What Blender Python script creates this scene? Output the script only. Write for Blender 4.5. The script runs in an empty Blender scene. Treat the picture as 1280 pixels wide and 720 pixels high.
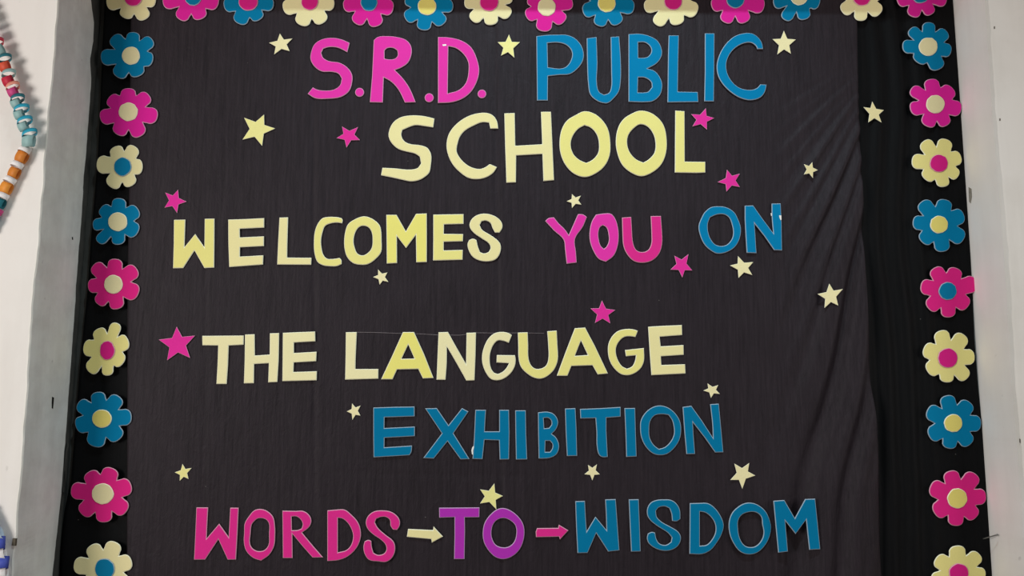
import bpy, bmesh, math, random
from mathutils import Vector, Matrix, noise

random.seed(7)
scene = bpy.context.scene
COL = scene.collection

# ------------------------------------------------------------------ camera
F_PX = 1000.0                         # focal length in pixels of the 1280x720 frame
CAM = Vector((0.0, -2.53, 1.5))
PITCH, ROLL = math.radians(7.1), math.radians(0.25)
_f = Vector((0, math.cos(PITCH), math.sin(PITCH)))
_u0 = Vector((0, -math.sin(PITCH), math.cos(PITCH)))
_r0 = Vector((1, 0, 0))
_r = _r0 * math.cos(ROLL) + _u0 * math.sin(ROLL)
_u = _u0 * math.cos(ROLL) - _r0 * math.sin(ROLL)
cam_data = bpy.data.cameras.new('camera')
cam_data.sensor_width = 36.0
cam_data.lens = F_PX / 1280.0 * 36.0
cam_data.clip_start = 0.05
cam = bpy.data.objects.new('camera', cam_data)
COL.objects.link(cam)
m = Matrix.Identity(4)
for i in range(3):
    m[i][0], m[i][1], m[i][2], m[i][3] = _r[i], _u[i], -_f[i], CAM[i]
cam.matrix_world = m
scene.camera = cam

# ------------------------------------------------------------------ light and exposure
world = bpy.data.worlds.new('room_light')
scene.world = world
world.use_nodes = True
bg = world.node_tree.nodes['Background']
bg.inputs[0].default_value = (1.0, 0.95, 0.92, 1)
bg.inputs[1].default_value = 0.20


def area(name, loc, target, sx, sy, watts, col):
    d = bpy.data.lights.new(name, 'AREA')
    d.shape = 'RECTANGLE'
    d.size, d.size_y, d.energy, d.color = sx, sy, watts, col
    o = bpy.data.objects.new(name, d)
    COL.objects.link(o)
    o.location = loc
    o.rotation_euler = (Vector(target) - Vector(loc)).to_track_quat('-Z', 'Y').to_euler()
    return o


# cool ceiling spot lamp aimed at the display, daylight from the window side on the left
_ld = bpy.data.lights.new('ceiling_spot_lamp', 'SPOT')
_ld.energy, _ld.color = 280, (0.72, 0.92, 1.0)
_ld.spot_size, _ld.spot_blend, _ld.shadow_soft_size = math.radians(66), 1.0, 0.05
_lo = bpy.data.objects.new('ceiling_spot_lamp', _ld)
COL.objects.link(_lo)
_lo.location = (0.28, -2.1, 4.5)
_lo.rotation_euler = (Vector((0.12, 0.0, 1.62)) - _lo.location).to_track_quat('-Z', 'Y').to_euler()
area('side_fill_light', (3.3, -2.6, 1.9), (0.4, 0.0, 1.7), 1.4, 1.6, 34, (1.0, 0.95, 0.92))  # added fill light, no real window; lifts the left reveal and right wall
area('window_daylight', (-4.1, -4.3, 2.2), (-0.2, 0.0, 1.7), 1.8, 1.8, 185, (1.0, 0.94, 0.90))

scene.view_settings.view_transform = 'Standard'
scene.view_settings.look = 'None'
scene.view_settings.gamma = 1.0
scene.view_settings.use_curve_mapping = False
scene.view_settings.exposure = -0.10


# ------------------------------------------------------------------ measuring helpers
def ray(px, py):
    return _r * ((px - 640.0) / F_PX) + _u * (-(py - 360.0) / F_PX) + _f


def on_y(px, py, Y):
    """point of the upright plane y = Y seen at a pixel"""
    d = ray(px, py)
    return CAM + d * ((Y - CAM.y) / d.y)


def on_x(px, py, X):
    d = ray(px, py)
    return CAM + d * ((X - CAM.x) / d.x)


def lerp_poly(pts, t):
    """piecewise linear x(t) through (t, x) pairs"""
    if t <= pts[0][0]:
        a, b = pts[0], pts[1]
    elif t >= pts[-1][0]:
        a, b = pts[-2], pts[-1]
    else:
        for a, b in zip(pts, pts[1:]):
            if a[0] <= t <= b[0]:
                break
    return a[1] + (b[1] - a[1]) * (t - a[0]) / (b[0] - a[0])


def smooth(a, b, x):
    t = max(0.0, min(1.0, (x - a) / (b - a)))
    return t * t * (3 - 2 * t)


def srgb(r, g, b):
    def f(c):
        c /= 255.0
        return c / 12.92 if c <= 0.04045 else ((c + 0.055) / 1.055) ** 2.4
    return (f(r), f(g), f(b), 1.0)


def tag(o, label=None, cat=None, group=None, kind=None):
    if label:
        o['label'] = label
    if cat:
        o['category'] = cat
    if group:
        o['group'] = group
    if kind:
        o['kind'] = kind
    return o


def link(name, me, mats=(), parent=None, loc=None):
    o = bpy.data.objects.new(name, me)
    COL.objects.link(o)
    if me is not None:
        for mm in mats:
            me.materials.append(mm)
    if parent is not None:
        o.parent = parent
    if loc is not None:
        o.location = loc
    return o


def mesh(verts, faces, smooth_shade=False, mat_idx=None):
    me = bpy.data.meshes.new('mesh')
    me.from_pydata([tuple(v) for v in verts], [], faces)
    me.update()
    if smooth_shade:
        me.polygons.foreach_set('use_smooth', [True] * len(me.polygons))
    if mat_idx:
        me.polygons.foreach_set('material_index', mat_idx)
    return me


# ------------------------------------------------------------------ materials
def new_mat(name, col, rough=0.8, spec=0.25):
    mt = bpy.data.materials.new(name)
    mt.use_nodes = True
    b = mt.node_tree.nodes['Principled BSDF']
    b.inputs['Base Color'].default_value = col
    b.inputs['Roughness'].default_value = rough
    b.inputs['Specular IOR Level'].default_value = spec
    return mt, mt.node_tree.nodes, mt.node_tree.links, b


def mix_rgb(nodes, links, fac, a, b, blend='MIX'):
    n = nodes.new('ShaderNodeMix')
    n.data_type = 'RGBA'
    n.blend_type = blend
    for sock, v in ((0, fac), (6, a), (7, b)):
        if hasattr(v, 'node'):
            links.new(v, n.inputs[sock])
        else:
            n.inputs[sock].default_value = v
    return n.outputs[2]


def noise_node(nodes, links, vec, scale, detail=4, rough=0.6):
    n = nodes.new('ShaderNodeTexNoise')
    n.inputs['Scale'].default_value = scale
    n.inputs['Detail'].default_value = detail
    n.inputs['Roughness'].default_value = rough
    if vec is not None:
        links.new(vec, n.inputs['Vector'])
    return n.outputs['Fac']


def mapped(nodes, links, scale):
    tc = nodes.new('ShaderNodeTexCoord')
    mp = nodes.new('ShaderNodeMapping')
    mp.inputs['Scale'].default_value = scale
    links.new(tc.outputs['Object'], mp.inputs['Vector'])
    return mp.outputs['Vector']


def ramp(nodes, links, fac, p0, c0, p1, c1):
    r = nodes.new('ShaderNodeValToRGB')
    r.color_ramp.elements[0].position = p0
    r.color_ramp.elements[0].color = c0
    r.color_ramp.elements[1].position = p1
    r.color_ramp.elements[1].color = c1
    links.new(fac, r.inputs[0])
    return r.outputs[0]


def bump(nodes, links, height, strength, dist, bsdf):
    n = nodes.new('ShaderNodeBump')
    n.inputs['Strength'].default_value = strength
    n.inputs['Distance'].default_value = dist
    links.new(height, n.inputs['Height'])
    links.new(n.outputs['Normal'], bsdf.inputs['Normal'])


def sc(c, k):
    return (c[0] * k, c[1] * k, c[2] * k, 1.0)


PAPER = {}


def paper(rgb):
    """coloured craft sheet: fine glitter-like grain; second material is its pale cut edge"""
    if rgb in PAPER:
        return PAPER[rgb]
    c = srgb(*rgb)
    mt, n, l, b = new_mat('craft_sheet_%d_%d_%d' % rgb, c, 0.75, 0.05)
    v = mapped(n, l, (1, 1, 1))
    g = noise_node(n, l, v, 420, 3, 0.7)
    blot = noise_node(n, l, v, 9, 3, 0.5)
    col = ramp(n, l, g, 0.25, sc(c, 0.90), 0.75, sc(c, 1.08))
    col2 = mix_rgb(n, l, ramp(n, l, blot, 0.35, (0, 0, 0, 1), 0.7, (0.35, 0.35, 0.35, 1)), col, sc(c, 0.88))
    l.new(col2, b.inputs['Base Color'])
    bump(n, l, g, 0.15, 0.0006, b)
    e = tuple(min(1.0, x * 0.55 + 0.42 * w) for x, w in zip(c[:3], (0.80, 0.80, 0.78))) + (1.0,)
    if c[0] > 0.6 and c[1] > 0.6:
        e = (0.93, 0.90, 0.66, 1)
    em, *_ = new_mat('cut_edge_%d_%d_%d' % rgb, e, 0.7, 0.2)
    PAPER[rgb] = (mt, em)
    return PAPER[rgb]


def cloth_material(name, base, streak, bump_s, rough, spec):
    mt, n, l, b = new_mat(name, base, rough, spec)
    v1 = mapped(n, l, (60, 60, 3.0))
    v2 = mapped(n, l, (5, 5, 60))
    v3 = mapped(n, l, (1, 1, 1))
    s1 = noise_node(n, l, v1, 2.2, 5, 0.65)
    s2 = noise_node(n, l, v2, 1.6, 4, 0.6)
    s3 = noise_node(n, l, v3, 3.0, 3, 0.5)
    c = ramp(n, l, s1, 0.30, sc(base, 0.62), 0.72, streak)
    c = mix_rgb(n, l, ramp(n, l, s2, 0.3, (0, 0, 0, 1), 0.75, (.30, .30, .30, 1)), c, sc(base, 0.8))
    c = mix_rgb(n, l, ramp(n, l, s3, 0.3, (0, 0, 0, 1), 0.7, (.35, .35, .35, 1)), c, streak)
    vo = n.new('ShaderNodeTexVoronoi')          # lint caught in the weave
    vo.inputs['Scale'].default_value = 9.0
    l.new(v3, vo.inputs['Vector'])
    lint = ramp(n, l, vo.outputs['Distance'], 0.009, (1, 1, 1, 1), 0.014, (0, 0, 0, 1))
    c = mix_rgb(n, l, lint, c, (0.17, 0.16, 0.15, 1))
    l.new(c, b.inputs['Base Color'])
    b.inputs['Sheen Weight'].default_value = 0.0
    crum = n.new('ShaderNodeTexNoise')
    crum.inputs['Scale'].default_value = 34
    crum.inputs['Detail'].default_value = 6
    crum.inputs['Roughness'].default_value = 0.62
    crum.inputs['Distortion'].default_value = 1.2
    l.new(mapped(n, l, (1.25, 1.25, 0.55)), crum.inputs['Vector'])
    add = n.new('ShaderNodeMath')
    add.operation = 'MULTIPLY_ADD'
    add.inputs[1].default_value = 0.5
    l.new(s1, add.inputs[0])
    l.new(crum.outputs['Fac'], add.inputs[2])
    bump(n, l, add.outputs[0], bump_s, 0.004, b)
    return mt


M_CLOTH = cloth_material('black_cotton_main', (0.0190, 0.0140, 0.0176, 1), (0.0292, 0.0218, 0.0268, 1), 0.6, 0.54, 0.125)
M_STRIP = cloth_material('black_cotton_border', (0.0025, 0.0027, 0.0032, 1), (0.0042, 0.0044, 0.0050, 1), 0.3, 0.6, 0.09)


def plaster(name, c, dirt, amount, sc1=2.0):
    mt, n, l, b = new_mat(name, c, 0.75, 0.2)
    v = mapped(n, l, (1, 1, 1))
    vs = mapped(n, l, (9, 9, 0.9))
    a = noise_node(n, l, v, sc1, 6, 0.65)
    s = noise_node(n, l, vs, 1.4, 4, 0.6)
    f = noise_node(n, l, v, 45, 5, 0.7)
    col = mix_rgb(n, l, ramp(n, l, a, 0.42, (0, 0, 0, 1), 0.75, (amount,) * 3 + (1,)), c, dirt)
    col = mix_rgb(n, l, ramp(n, l, s, 0.45, (0, 0, 0, 1), 0.8, (amount,) * 3 + (1,)), col, dirt)
    spots = ramp(n, l, noise_node(n, l, v, 26, 2, 0.5), 0.74, (0, 0, 0, 1), 0.80, (amount,) * 3 + (1,))
    col = mix_rgb(n, l, spots, col, sc(dirt, 0.7))
    l.new(col, b.inputs['Base Color'])
    bump(n, l, f, 0.12, 0.004, b)
    return mt


M_WHITE = plaster('white_painted_plaster', srgb(240, 236, 230), srgb(214, 208, 200), 0.35)
M_GREY = plaster('grey_painted_plaster', srgb(236, 237, 231), srgb(204, 202, 196), 0.6, 14)
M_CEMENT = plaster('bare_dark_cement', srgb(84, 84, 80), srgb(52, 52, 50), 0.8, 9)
M_RIGHT = plaster('off_white_plaster', srgb(222, 217, 210), srgb(196, 190, 180), 0.5)
M_RIGHT_JAMB = plaster('pale_grey_plaster', srgb(247, 243, 237), srgb(230, 224, 217), 0.5)
M_RIM = plaster('fresh_plaster_edge', srgb(240, 238, 230), srgb(200, 196, 186), 0.3, 12)
M_FLOOR = plaster('cement_floor', srgb(150, 146, 140), srgb(120, 116, 110), 0.5)
M_CRACK, *_ = new_mat('crack_dark', srgb(38, 36, 34), 0.95, 0.05)
M_STEEL, _n, _l, _b = new_mat('nail_steel', srgb(140, 138, 134), 0.4, 0.5)
_b.inputs['Metallic'].default_value = 0.6
M_TAPE, *_ = new_mat('white_tape', srgb(238, 236, 230), 0.5, 0.3)
M_CHIP = plaster('worn_plaster_chip', srgb(160, 154, 142), srgb(120, 114, 104), 0.8, 80)
M_THREAD, *_ = new_mat('grey_thread', srgb(150, 140, 142), 0.8, 0.2)
M_BRACKET = plaster('brown_clip', srgb(96, 88, 76), srgb(60, 54, 46), 0.6, 60)

# ------------------------------------------------------------------ the setting
Y_CLOTH = -0.030
Y_LF = -0.2485                     # front face of the wall left of the niche
Y_RF = -0.200
XL = on_y(97, 360, Y_CLOTH).x       # niche corners
XR = on_y(1217.5, 360, Y_CLOTH).x
Z_TOP = 4.0
Z_LINTEL = on_y(640, -48, Y_CLOTH).z


def struct(o):
    o['kind'] = 'structure'
    return o


struct(link('wall_back', mesh(
    [(XL - .3, 0, 0), (XR + .3, 0, 0), (XR + .3, 0, Z_TOP), (XL - .3, 0, Z_TOP),
     (XL - .3, .15, 0), (XR + .3, .15, 0), (XR + .3, .15, Z_TOP), (XL - .3, .15, Z_TOP)],
    [(0, 1, 2, 3), (5, 4, 7, 6), (4, 0, 3, 7), (1, 5, 6, 2), (3, 2, 6, 7), (4, 5, 1, 0)]), [M_CEMENT]))

struct(link('floor', mesh(
    [(-4, -6, 0), (4, -6, 0), (4, .15, 0), (-4, .15, 0), (-4, -6, -.1), (4, -6, -.1), (4, .15, -.1), (-4, .15, -.1)],
    [(0, 1, 2, 3), (4, 7, 6, 5), (0, 4, 5, 1), (1, 5, 6, 2), (2, 6, 7, 3), (3, 7, 4, 0)]), [M_FLOOR]))

# left wall: white front, chipped plaster arris, grey reveal, bare cement towards the back
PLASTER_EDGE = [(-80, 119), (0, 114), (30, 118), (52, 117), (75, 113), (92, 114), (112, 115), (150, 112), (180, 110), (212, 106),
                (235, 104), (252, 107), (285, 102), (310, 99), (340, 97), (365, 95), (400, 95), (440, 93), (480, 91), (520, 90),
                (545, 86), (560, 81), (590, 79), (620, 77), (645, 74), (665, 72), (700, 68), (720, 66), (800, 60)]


def wall_left():
    rng = random.Random(3)
    verts, faces, mi = [], [], []
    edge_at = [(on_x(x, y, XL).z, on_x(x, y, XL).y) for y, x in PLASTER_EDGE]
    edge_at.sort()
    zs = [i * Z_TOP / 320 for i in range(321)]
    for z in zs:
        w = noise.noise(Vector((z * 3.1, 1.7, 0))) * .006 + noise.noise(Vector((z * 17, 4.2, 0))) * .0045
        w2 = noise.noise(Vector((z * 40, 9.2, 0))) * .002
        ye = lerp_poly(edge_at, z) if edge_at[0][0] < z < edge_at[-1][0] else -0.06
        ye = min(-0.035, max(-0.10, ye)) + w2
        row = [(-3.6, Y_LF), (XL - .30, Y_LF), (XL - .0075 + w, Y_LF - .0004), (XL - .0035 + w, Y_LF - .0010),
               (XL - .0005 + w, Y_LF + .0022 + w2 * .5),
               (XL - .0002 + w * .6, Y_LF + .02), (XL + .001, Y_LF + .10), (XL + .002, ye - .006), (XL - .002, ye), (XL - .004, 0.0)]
        verts += [(x, y, z) for x, y in row]
    k = 10
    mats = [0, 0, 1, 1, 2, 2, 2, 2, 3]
    for i in range(len(zs) - 1):
        for j in range(k - 1):
            a = i * k + j
            faces.append((a, a + 1, a + k + 1, a + k))
            mi.append(mats[j])
    b = len(verts)                       # close the back so the wall has thickness
    verts += [(-3.6, .15, 0), (XL - .004, .15, 0), (XL - .004, .15, Z_TOP), (-3.6, .15, Z_TOP)]
    faces.append((b + 1, b, b + 3, b + 2))
    mi.append(0)
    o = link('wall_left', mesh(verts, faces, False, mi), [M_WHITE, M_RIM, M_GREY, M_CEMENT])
    return struct(o)


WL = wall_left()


def wall_right():
    verts, faces, mi = [], [], []
    zs = [i * Z_TOP / 240 for i in range(241)]
    for z in zs:
        w = noise.noise(Vector((z * 2.3, 7.7, 0))) * .006 + noise.noise(Vector((z * 19, 2.2, 0))) * .003
        row = [(XR + .002, 0.0), (XR, Y_CLOTH), (XR + w * .4, Y_RF + .03), (XR + w * .6, Y_RF + .010), (XR + .006 + w, Y_RF + .001), (XR + .012 + w, Y_RF),
               (XR + .3, Y_RF), (3.6, Y_RF)]
        verts += [(x, y, z) for x, y in row]
    k = 8
    mats = [0, 0, 0, 1, 1, 2, 2]
    for i in range(len(zs) - 1):
        for j in range(k - 1):
            a = i * k + j
            faces.append((a, a + 1, a + k + 1, a + k))
            mi.append(mats[j])
    b = len(verts)
    verts += [(XR + .002, .15, 0), (3.6, .15, 0), (3.6, .15, Z_TOP), (XR + .002, .15, Z_TOP)]
    faces.append((b + 1, b, b + 3, b + 2))
    mi.append(2)
    return struct(link('wall_right', mesh(verts, faces, False, mi), [M_RIGHT_JAMB, M_RIGHT, M_RIGHT]))


WR = wall_right()
struct(link('wall_top', mesh(
    [(XL, Y_LF, Z_LINTEL), (XR, Y_LF, Z_LINTEL), (XR, 0, Z_LINTEL), (XL, 0, Z_LINTEL),
     (XL, Y_LF, Z_TOP), (XR, Y_LF, Z_TOP), (XR, 0, Z_TOP), (XL, 0, Z_TOP)],
    [(0, 3, 2, 1), (0, 1, 5, 4), (4, 5, 6, 7), (2, 3, 7, 6), (0, 4, 7, 3), (1, 2, 6, 5)]), [M_WHITE]))


def sliver(name, pts, thick, mat, parent=None, axis='x'):
    """small closed chip from a convex 3D outline"""
    off = Vector((thick, 0, 0)) if axis == 'x' else Vector((0, thick, 0))
    n = len(pts)
    v = [p for p in pts] + [p + off for p in pts]
    f = [tuple(range(n)), tuple(range(2 * n - 1, n - 1, -1))]
    f += [(i, i + n, (i + 1) % n + n, (i + 1) % n) for i in range(n)]
    me = mesh(v, f)
    bm = bmesh.new()
    bm.from_mesh(me)
    bmesh.ops.recalc_face_normals(bm, faces=bm.faces)
    bm.to_mesh(me)
    bm.free()
    return link(name, me, [mat], parent)


# slit and chips in the plaster
sliver('plaster_slit', [on_x(x, y, XL + .0012) for x, y in ((65.0, 496), (67.2, 497), (66.6, 505), (66.0, 511), (64.6, 510), (64.6, 503))], .001, M_CRACK, WL)
sliver('plaster_hole', [on_x(x, y, XL + .0012) for x, y in ((89.6, 296), (91, 296.5), (91, 300), (89.8, 299.5))], .001, M_CRACK, WL)
sliver('plaster_chip', [on_x(x, y, XR - .0005) for x, y in ((1211, 234), (1214.5, 236), (1215, 246), (1213.5, 254), (1211.6, 252))], -.001, M_CHIP, WR)

for pts in (((84.5, 553), (86.2, 556), (83.2, 566), (81.6, 580), (80.8, 579), (82.2, 565)), ((78.8, 608), (80.6, 610), (79.6, 616), (78.2, 615)),
            ((76.6, 626), (78.2, 628), (77.4, 634), (76.0, 633)), ((81.8, 588), (83.2, 590), (82.0, 600), (81.2, 599))):
    sliver('plaster_scratch', [on_x(x, y, XL + .0022) for x, y in pts], .0008, M_CEMENT, WL)
for pts in (((1242.5, 33), (1243.6, 33), (1243.6, 36), (1242.4, 36)), ((1274, 548), (1275.4, 549), (1275.2, 554), (1274.2, 553)), ((1249.4, 148), (1250.4, 148), (1250.6, 151), (1249.2, 151))):
    sliver('plaster_pit', [on_y(x, y, Y_RF - .0005) for x, y in pts], -.0006, M_BRACKET, WR, 'y')

# ------------------------------------------------------------------ cloth
PINCH = (1130.0, 40.0)


def to_px(P):
    d = P - CAM
    z = d.dot(_f)
    return 640 + F_PX * d.dot(_r) / z, 360 - F_PX * d.dot(_u) / z


def main_relief(px, py):
    """how far (m) the main cloth stands forward, by place on the wall measured in photo units"""
    d = 0.0012 * noise.noise(Vector((px * .012, py * .004, 3)))
    d += 0.0006 * noise.noise(Vector((px * .05, py * .008, 8)))
    for sx, dep in ((617 + py * .015, .0030), (392 + py * .003, .0024), (870 + py * .02, .0012), (262 - py * .01, .0012)):
        d -= dep * math.exp(-((px - sx) / 2.6) ** 2)
        d += dep * .35 * math.exp(-((px - sx - 7) / 5) ** 2)
    if py > 0:
        d -= .0009 * math.exp(-((py - 592 - .02 * (px - 500)) / 2.6) ** 2) * smooth(380, 460, px) * (1 - smooth(640, 720, px))
    fx, fy = px - PINCH[0], py - PINCH[1]
    phi = math.degrees(math.atan2(fx, max(fy, 1.0)))
    fade = smooth(950, 1062, px) * smooth(60, 260, py)
    fade = max(fade, smooth(880, 1040, px) * smooth(430, 640, py) * .55)
    q = phi + 1.6 * noise.noise(Vector((px * .006, py * .006, 1)))
    fold = .6 * math.sin(q * 2 * math.pi / 5.2 + .6) + .22 * math.sin(q * 2 * math.pi / 2.7 + 2.1) + .4 * math.sin(q * 2 * math.pi / 9.5)
    d += .028 * fade * (fold / 1.22 + 1.0) * (.45 + .55 * smooth(100, 600, math.hypot(fx, fy)))
    return d


def strip_relief(px, py):
    d = .0008 * noise.noise(Vector((px * .02, py * .004, 13)))
    if px > 900:
        k = smooth(1075, 1100, px) * (1 - smooth(1150, 1190, px))
        d += .006 * k * math.sin((px - py * .05 + 14 * noise.noise(Vector((0, py * .005, 2)))) * 2 * math.pi / 27)
    return d


def y_main(X, Z):
    px, py = to_px(Vector((X, Y_CLOTH, Z)))
    return Y_CLOTH - .005 - main_relief(px, py)


def y_strip(X, Z):
    px, py = to_px(Vector((X, Y_CLOTH, Z)))
    return Y_CLOTH + .009 - strip_relief(px, py)


def edge_x(pts):
    """edge given as (py, px) in the photo -> x as a function of z on the cloth plane"""
    out = sorted((on_y(x, y, Y_CLOTH).z, on_y(x, y, Y_CLOTH).x) for y, x in pts)
    return lambda z: lerp_poly(out, max(out[0][0], min(out[-1][0], z)))


E_ML = edge_x([(-60, 166), (0, 165), (200, 163), (360, 160.5), (720, 160), (900, 158)])
E_MR = edge_x([(-60, 1069), (0, 1070), (150, 1072), (300, 1076), (400, 1079), (480, 1084), (560, 1091), (640, 1095), (680, 1096), (720, 1100), (900, 1112)])
E_LL = edge_x([(-60, 131), (10, 129), (50, 127), (100, 125), (150, 123), (190, 121), (240, 117), (300, 112), (360, 108), (440, 100),
               (510, 94), (550, 91), (600, 87), (635, 80), (660, 76.5), (690, 74), (720, 73), (900, 62)])
E_LR = edge_x([(-60, 190), (720, 190), (900, 190)])
E_RL = edge_x([(-60, 1050), (720, 1072), (900, 1085)])
E_RR = edge_x([(-60, 1189), (0, 1192.5), (60, 1197), (120, 1202), (180, 1205.5), (240, 1210.5), (300, 1214), (360, 1217), (420, 1219.5), (480, 1224),
               (540, 1230), (600, 1235), (660, 1239), (720, 1242), (900, 1255)])
Z_HI = Z_LINTEL - .006
Z_LO = 0.35


def make_cloth(name, el, er, yf, nx, nz, mat, label):
    verts, faces = [], []
    for i in range(nz + 1):
        z = Z_LO + (Z_HI - Z_LO) * i / nz
        a, b = el(z), er(z)
        for j in range(nx + 1):
            t = j / nx
            x = a + (b - a) * t
            verts.append((x, yf(x, z), z))
    k = nx + 1
    for i in range(nz):
        for j in range(nx):
            p = i * k + j
            faces.append((p, p + 1, p + k + 1, p + k))
    n = len(verts)
    o = link(name, mesh(verts, faces, True), [mat])
    md = o.modifiers.new('thickness', 'SOLIDIFY')
    md.thickness = .0012
    md.offset = 1.0
    # hung from its own base point
    base = Vector(((el(Z_LO) + er(Z_LO)) / 2, Y_CLOTH, Z_LO))
    for v in o.data.vertices:
        v.co -= base
    o.location = base
    return tag(o, label, 'cloth')


make_cloth('backdrop_cloth', E_ML, E_MR, y_main, 360, 300, M_CLOTH,
           'wide black cotton cloth hung as the backdrop behind all the lettering')
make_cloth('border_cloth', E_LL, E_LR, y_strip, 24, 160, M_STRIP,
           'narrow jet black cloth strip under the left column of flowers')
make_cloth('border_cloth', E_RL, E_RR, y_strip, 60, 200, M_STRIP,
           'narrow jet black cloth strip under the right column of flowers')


# ------------------------------------------------------------------ cut paper shapes
def curve_points(pts, limit=46.0):
    """round the gentle turns of a traced outline, keep its sharp corners"""
    n = len(pts)
    P = [Vector(p) for p in pts]
    dirs = [(P[(i + 1) % n] - P[i]) for i in range(n)]
    lens = [max(d.length, 1e-6) for d in dirs]
    unit = [d / L for d, L in zip(dirs, lens)]
    tan, corner = [], []
    for i in range(n):
        a, b = unit[i - 1], unit[i]
        ang = math.degrees(math.acos(max(-1, min(1, a.dot(b)))))
        corner.append(ang > limit)
        t = a + b
        tan.append(t.normalized() if t.length > 1e-6 else b)
    out = []
    for i in range(n):
        j = (i + 1) % n
        t0 = unit[i] if corner[i] else tan[i]
        t1 = unit[i] if corner[j] else tan[j]
        L = lens[i]
        straight = t0.dot(unit[i]) > .9995 and t1.dot(unit[i]) > .9995
        steps = 1 if straight else 4
        for s in range(steps):
            u = s / steps
            h00, h10 = 2 * u**3 - 3 * u**2 + 1, u**3 - 2 * u**2 + u
            h01, h11 = -2 * u**3 + 3 * u**2, u**3 - u**2
            out.append(P[i] * h00 + t0 * (L * h10) + P[j] * h01 + t1 * (L * h11))
    return out


def cut_mesh(loops, half_extrude=.0003, bevel=.0014):
    """loops: lists of (x, z) metres, first the outline and then the holes -> bevelled sheet facing -y"""
    cu = bpy.data.curves.new('outline', 'CURVE')
    cu.dimensions = '2D'
    cu.fill_mode = 'BOTH'
    cu.extrude = half_extrude
    cu.bevel_depth = bevel
    cu.bevel_resolution = 0
    cu.offset = -bevel
    for lp in loops:
        sp = cu.splines.new('POLY')
        sp.points.add(len(lp) - 1)
        for q, (x, z) in zip(sp.points, lp):
            q.co = (x, z, 0, 1)
        sp.use_cyclic_u = True
    ob = bpy.data.objects.new('outline', cu)
    COL.objects.link(ob)
    dg = bpy.context.evaluated_depsgraph_get()
    me = bpy.data.meshes.new_from_object(ob.evaluated_get(dg))
    bpy.data.objects.remove(ob)
    bpy.data.curves.remove(cu)
    me.materials.clear()
    for v in me.vertices:
        x, y, z = v.co
        v.co = (x, -z, y)
    me.update()
    me.polygons.foreach_set('material_index', [0 if abs(p.normal.y) > .95 else 1 for p in me.polygons])
    me.polygons.foreach_set('use_smooth', [False] * len(me.polygons))
    me.update()
    return me


HALF = .0022


def rest_y(loops_px, yf):
    """forwardmost cloth under a shape, so that the sheet lies on it"""
    ys = []
    for lp in loops_px[:1]:
        cx = sum(p[0] for p in lp) / len(lp)
        cy = sum(p[1] for p in lp) / len(lp)
        for x, y in lp:
            for t in (1.0, .75, .5, .2):
                q = on_y(cx + (x - cx) * t, cy + (y - cy) * t, Y_CLOTH)
                ys.append(yf(q.x, q.z))
    return min(ys)


def cloth_under(px):
    return y_main if 166 < px < 1066 else None


def place_sheet(name, loops_px, rgb, gap=.0006, parent=None, y=None, half=HALF, bevel=.0020, tilt=0.0):
    """trace in photo pixels -> sheet of real size lying on the cloth"""
    if y is None:
        xs = [p[0] for p in loops_px[0]]
        c = (min(xs) + max(xs)) / 2
        cands = []
        if max(xs) > 158 and min(xs) < 1100:
            cands.append(rest_y(loops_px, lambda X, Z: y_main(X, Z) if E_ML(Z) <= X <= E_MR(Z) else 9))
        if min(xs) < 192 or max(xs) > 1050:
            cands.append(rest_y(loops_px, y_strip))
        y = min(cands) - .0012 - half - gap
    loops = [[(on_y(a, b, y - half).x, on_y(a, b, y - half).z) for a, b in lp] for lp in loops_px]
    xs = [p[0] for p in loops[0]]
    zs = [p[1] for p in loops[0]]
    ox, oz = (min(xs) + max(xs)) / 2, min(zs)
    loops = [[(a - ox, b - oz) for a, b in lp] for lp in loops]
    me = cut_mesh(loops, half - bevel, bevel)
    o = link(name, me, paper(rgb))
    if parent is not None:
        o.parent = parent
        o.location = Vector((ox, y, oz)) - parent.location
    else:
        o.location = (ox, y, oz)
    return o


def crop(pts, ox, oy, s):
    return [(ox + x / s, oy + y / s) for x, y in pts]


def oval(cx, cy, rx, ry=None, n=28):
    ry = ry or rx
    return [(cx + rx * math.cos(2 * math.pi * i / n), cy + ry * math.sin(2 * math.pi * i / n)) for i in range(n)]


PINK, TEAL, PURPLE = (228, 56, 166), (4, 124, 172), (176, 50, 176)
ROSE = (222, 46, 138)
TEAL2 = (4, 116, 158)
CREAM, YEL, YEL2 = (240, 230, 178), (236, 226, 138), (238, 228, 124)
BEIGE = (238, 226, 164)
CN = {PINK: 'pink', ROSE: 'deep pink', TEAL: 'teal blue', TEAL2: 'teal blue', PURPLE: 'purple', CREAM: 'cream', YEL: 'yellow', YEL2: 'bright yellow', BEIGE: 'pale yellow'}
ORD = ['first', 'second', 'third', 'fourth', 'fifth', 'sixth', 'seventh', 'eighth', 'ninth', 'tenth']

A = (370, 35, 5.0)
B = (656, 30, 6.545)
C = (810, 30, 6.545)
B4 = (640, 0, 4.0)
D = (470, 130, 6.545)
E = (620, 130, 6.545)
F = (740, 130, 6.545)
G = (205, 255, 8.0)
H = (335, 255, 8.0)
I = (475, 255, 8.0)
J = (675, 255, 8.0)
K = (860, 245, 9.0)
L = (245, 400, 8.0)
M = (420, 400, 8.0)
N = (540, 400, 8.0)
O = (630, 400, 8.0)
P = (740, 395, 8.0)
Q = (455, 498, 8.0)
R = (580, 498, 8.0)
S = (700, 495, 8.0)
T = (780, 490, 8.0)
U = (235, 620, 8.0)
V = (380, 625, 8.0)
W = (500, 620, 8.0)
Y = (710, 615, 8.0)
Z = (850, 615, 6.737)

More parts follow.
